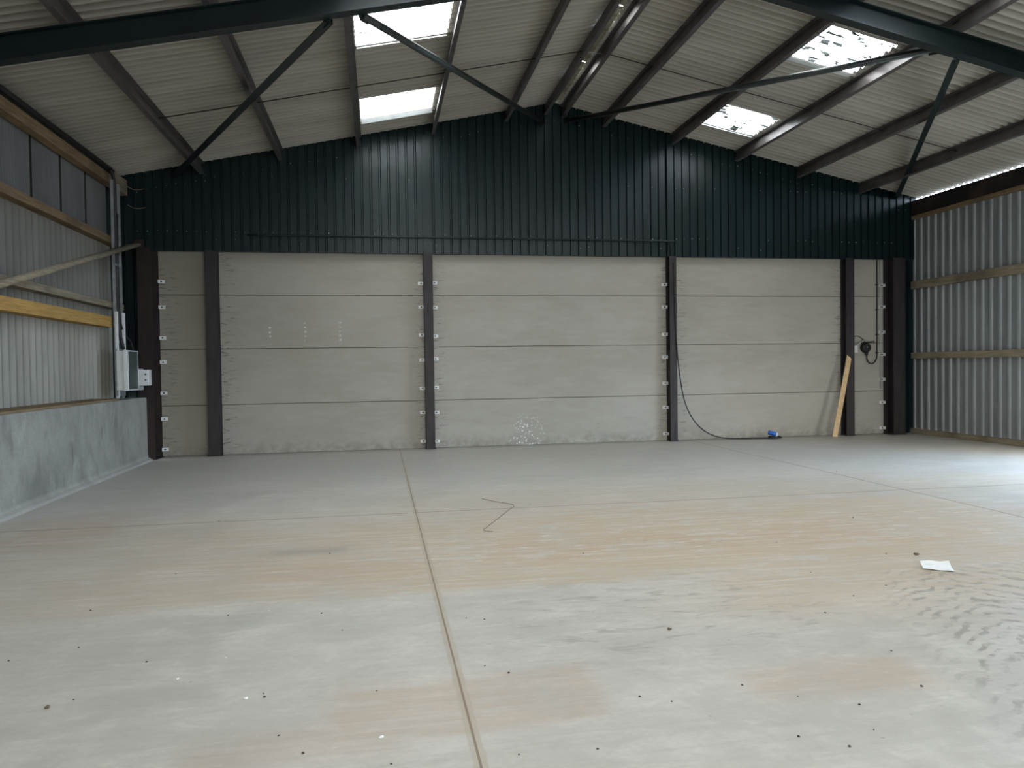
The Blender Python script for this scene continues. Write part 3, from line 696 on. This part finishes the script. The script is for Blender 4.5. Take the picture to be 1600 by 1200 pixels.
m = MB(); m.tube(smooth_path([(1.20, 9.10, .006), (1.34, 8.85, .006), (1.50, 8.58, .006), (1.40, 8.3, .006), (1.16, 7.75, .006), (1.03, 7.45, .006), (.98, 7.33, .006), (1.0, 7.27, .006), (1.06, 7.24, .006)], 6), .0032, 6)
tag(m.build('loose_string', 'string'), 'thin brown bent string lying across the floor joint', 'string', None, 'thing')
def lump(name, r, mat, seed, flat=.45):
    rnd = random.Random(seed); b = bmesh.new(); bmesh.ops.create_icosphere(b, subdivisions=2, radius=r)
    ph = [rnd.uniform(0, 6) for _ in range(4)]
    for v in b.verts:
        n = v.co.normalized(); k = 1 + .22 * math.sin(3 * n.x + ph[0]) + .18 * math.sin(4 * n.y + ph[1]) + .12 * math.sin(5 * n.z + ph[2])
        v.co = Vector((v.co.x * k * 1.35, v.co.y * k, v.co.z * k * flat))
    lo = min(v.co.z for v in b.verts)
    for v in b.verts: v.co.z -= lo
    mm = MB(); mm.add(b, True); return mm.build(name, mat)
DK = [(0.63, 4.73), (0.64, 3.87), (1.34, 3.38), (0.02, 3.07), (0.54, 3.04), (0.87, 3.02), (3.83, 11.28), (1.69, 6.23), (1.7, 8.6), (-0.04, 3.79), (0.52, 4.78), (-0.45, 6.73), (1.21, 3.46), (0.53, 3.99), (-0.25, 4.72), (4.12, 5.63), (3.21, 5.26), (2.78, 4.39), (2.76, 3.73), (1.75, 3.48), (1.95, 3.31), (2.18, 3.17), (1.74, 2.95), (2.09, 2.94), (1.9, 2.83), (3.54, 4.84), (4.77, 7.03), (3.46, 6.21), (2.6, 3.29), (6.56, 9.41), (6.56, 10.06), (3.17, 4.67), (-1.61, 6.33), (-1.0, 5.17), (-1.75, 4.75), (-1.29, 4.43), (-1.5, 3.99), (-0.59, 3.87), (-0.58, 3.83), (-0.46, 3.41), (-0.34, 3.23), (-0.4, 5.08), (-1.94, 5.48), (-2.06, 4.61), (-1.7, 8.43), (-2.74, 11.77), (-3.13, 11.21)]
WT = [(-0.02, 3.3), (-1.06, 4.15), (-0.67, 3.83), (-0.87, 4.4), (-0.75, 5.2)]
def scatter(first, pts, label, cat, group):
    for i, (x, y) in enumerate(pts):
        o = first if i == 0 else first.copy()
        if i: COL.objects.link(o)
        s_ = random.uniform(.7, 1.25); o.location = (x, y, .0005); o.rotation_euler = (0, 0, random.uniform(0, 6)); o.scale = (s_, s_ * random.uniform(.6, 1.1), s_)
        tag(o, label, cat, group, 'thing')
scatter(lump('dirt_crumb', .0056, 'dirt', 3), DK, 'tiny dark crumb of dirt lying on the pale concrete floor', 'dirt crumb', 'dark crumbs scattered on the floor')
scatter(lump('white_chip', .008, 'chip', 5), WT, 'tiny white chip lying on the left part of the floor', 'chip', 'white chips on the floor')
for (x, y), r, sd, lab in (((1.70, 4.31), .012, 11, 'brown pebble alone on the floor between joint and tyre marks'), ((4.35, 5.56), .017, 12, 'brown pebble on the floor just behind the white paper'), ((-1.59, 3.92), .011, 13, 'flat brown pebble at the left edge of the floor')):
    o = lump('pebble', r, 'pebble', sd); o.location = (x, y, .0005); tag(o, lab, 'pebble', None, 'thing')

# ------------------------------------------------------------------ light: overcast sky through the open front, the side bay and the rooflights
w = bpy.data.worlds.new('overcast_sky'); sc.world = w; w.use_nodes = True
nt = w.node_tree; bg = nt.nodes['Background']
tc = nt.nodes.new('ShaderNodeTexCoord'); sp = nt.nodes.new('ShaderNodeSeparateXYZ'); rp = nt.nodes.new('ShaderNodeValToRGB')
nt.links.new(tc.outputs['Generated'], sp.inputs[0]); nt.links.new(sp.outputs['Z'], rp.inputs[0]); nt.links.new(rp.outputs[0], bg.inputs['Color'])
rp.color_ramp.elements[0].position = 0; rp.color_ramp.elements[0].color = (.95, .96, .96, 1)
rp.color_ramp.elements[-1].position = .8; rp.color_ramp.elements[-1].color = (1, .97, .915, 1)
mr = nt.nodes.new('ShaderNodeMapRange'); mr.interpolation_type = 'SMOOTHSTEP'
nt.links.new(sp.outputs['X'], mr.inputs['Value'])      # sky brightened and blued to the right to feed the side opening's light pool
for k_, v_ in (('From Min', .35), ('From Max', .9), ('To Min', 12.8), ('To Max', 27.0)): mr.inputs[k_].default_value = v_
nt.links.new(mr.outputs['Result'], bg.inputs['Strength'])
m2 = nt.nodes.new('ShaderNodeMapRange'); m2.interpolation_type = 'SMOOTHSTEP'; nt.links.new(sp.outputs['X'], m2.inputs['Value'])
m2.inputs['From Min'].default_value = .3; m2.inputs['From Max'].default_value = .8
mx = nt.nodes.new('ShaderNodeMix'); mx.data_type = 'RGBA'; nt.links.new(m2.outputs['Result'], mx.inputs[0]); nt.links.new(rp.outputs[0], mx.inputs[6])
mx.inputs[7].default_value = (.58, .76, 1.0, 1); nt.links.new(mx.outputs[2], bg.inputs['Color'])
def portal(loc, rot, sx, sy):
    l = bpy.data.lights.new('daylight_portal', 'AREA'); l.shape = 'RECTANGLE'; l.size = sx; l.size_y = sy; l.cycles.is_portal = True
    o = bpy.data.objects.new('daylight_portal', l); COL.objects.link(o); o.location = loc; o.rotation_euler = rot
portal(((D0 + D1) / 2, Y_F - .1, DH / 2), (pi / 2, 0, 0), D1 - D0, DH)
portal((X_R + .1, 8.55, 1.4), (0, pi / 2, 0), 2.8, 3.9)
for xa, xb, y0, y1 in SKY + NEAR_SKY:
    portal(((xa + xb) / 2, (y0 + y1) / 2, roof_z((xa + xb) / 2) + .12), (0, math.atan(SLOPE) * (-1 if xa < RIDGE_X else 1), 0), xb - xa, y1 - y0)

# ------------------------------------------------------------------ camera
F_PX, PITCH_C, YAW, ROLL = 1183.7, .02267, .17352, -.01409
cam = bpy.data.cameras.new('camera'); co = bpy.data.objects.new('camera', cam); COL.objects.link(co)
cam.sensor_fit = 'HORIZONTAL'; cam.sensor_width = 36; cam.lens = F_PX / 1600 * 36; cam.clip_start = .05; cam.clip_end = 200
fw = Vector((math.sin(YAW), math.cos(YAW), 0)); rt = Vector((math.cos(YAW), -math.sin(YAW), 0)); up = Vector((0, 0, 1))
f2 = fw * math.cos(PITCH_C) - up * math.sin(PITCH_C); u2 = up * math.cos(PITCH_C) + fw * math.sin(PITCH_C)
r3 = rt * math.cos(ROLL) + u2 * math.sin(ROLL); u3 = u2 * math.cos(ROLL) - rt * math.sin(ROLL)
R3 = Matrix((r3, u3, -f2)).transposed()
co.matrix_world = Matrix.Translation((0, 0, CAM_H)) @ R3.to_4x4()
sc.camera = co
sc.view_settings.view_transform = 'Standard'; sc.view_settings.look = 'None'; sc.view_settings.exposure = 0; sc.view_settings.gamma = 1
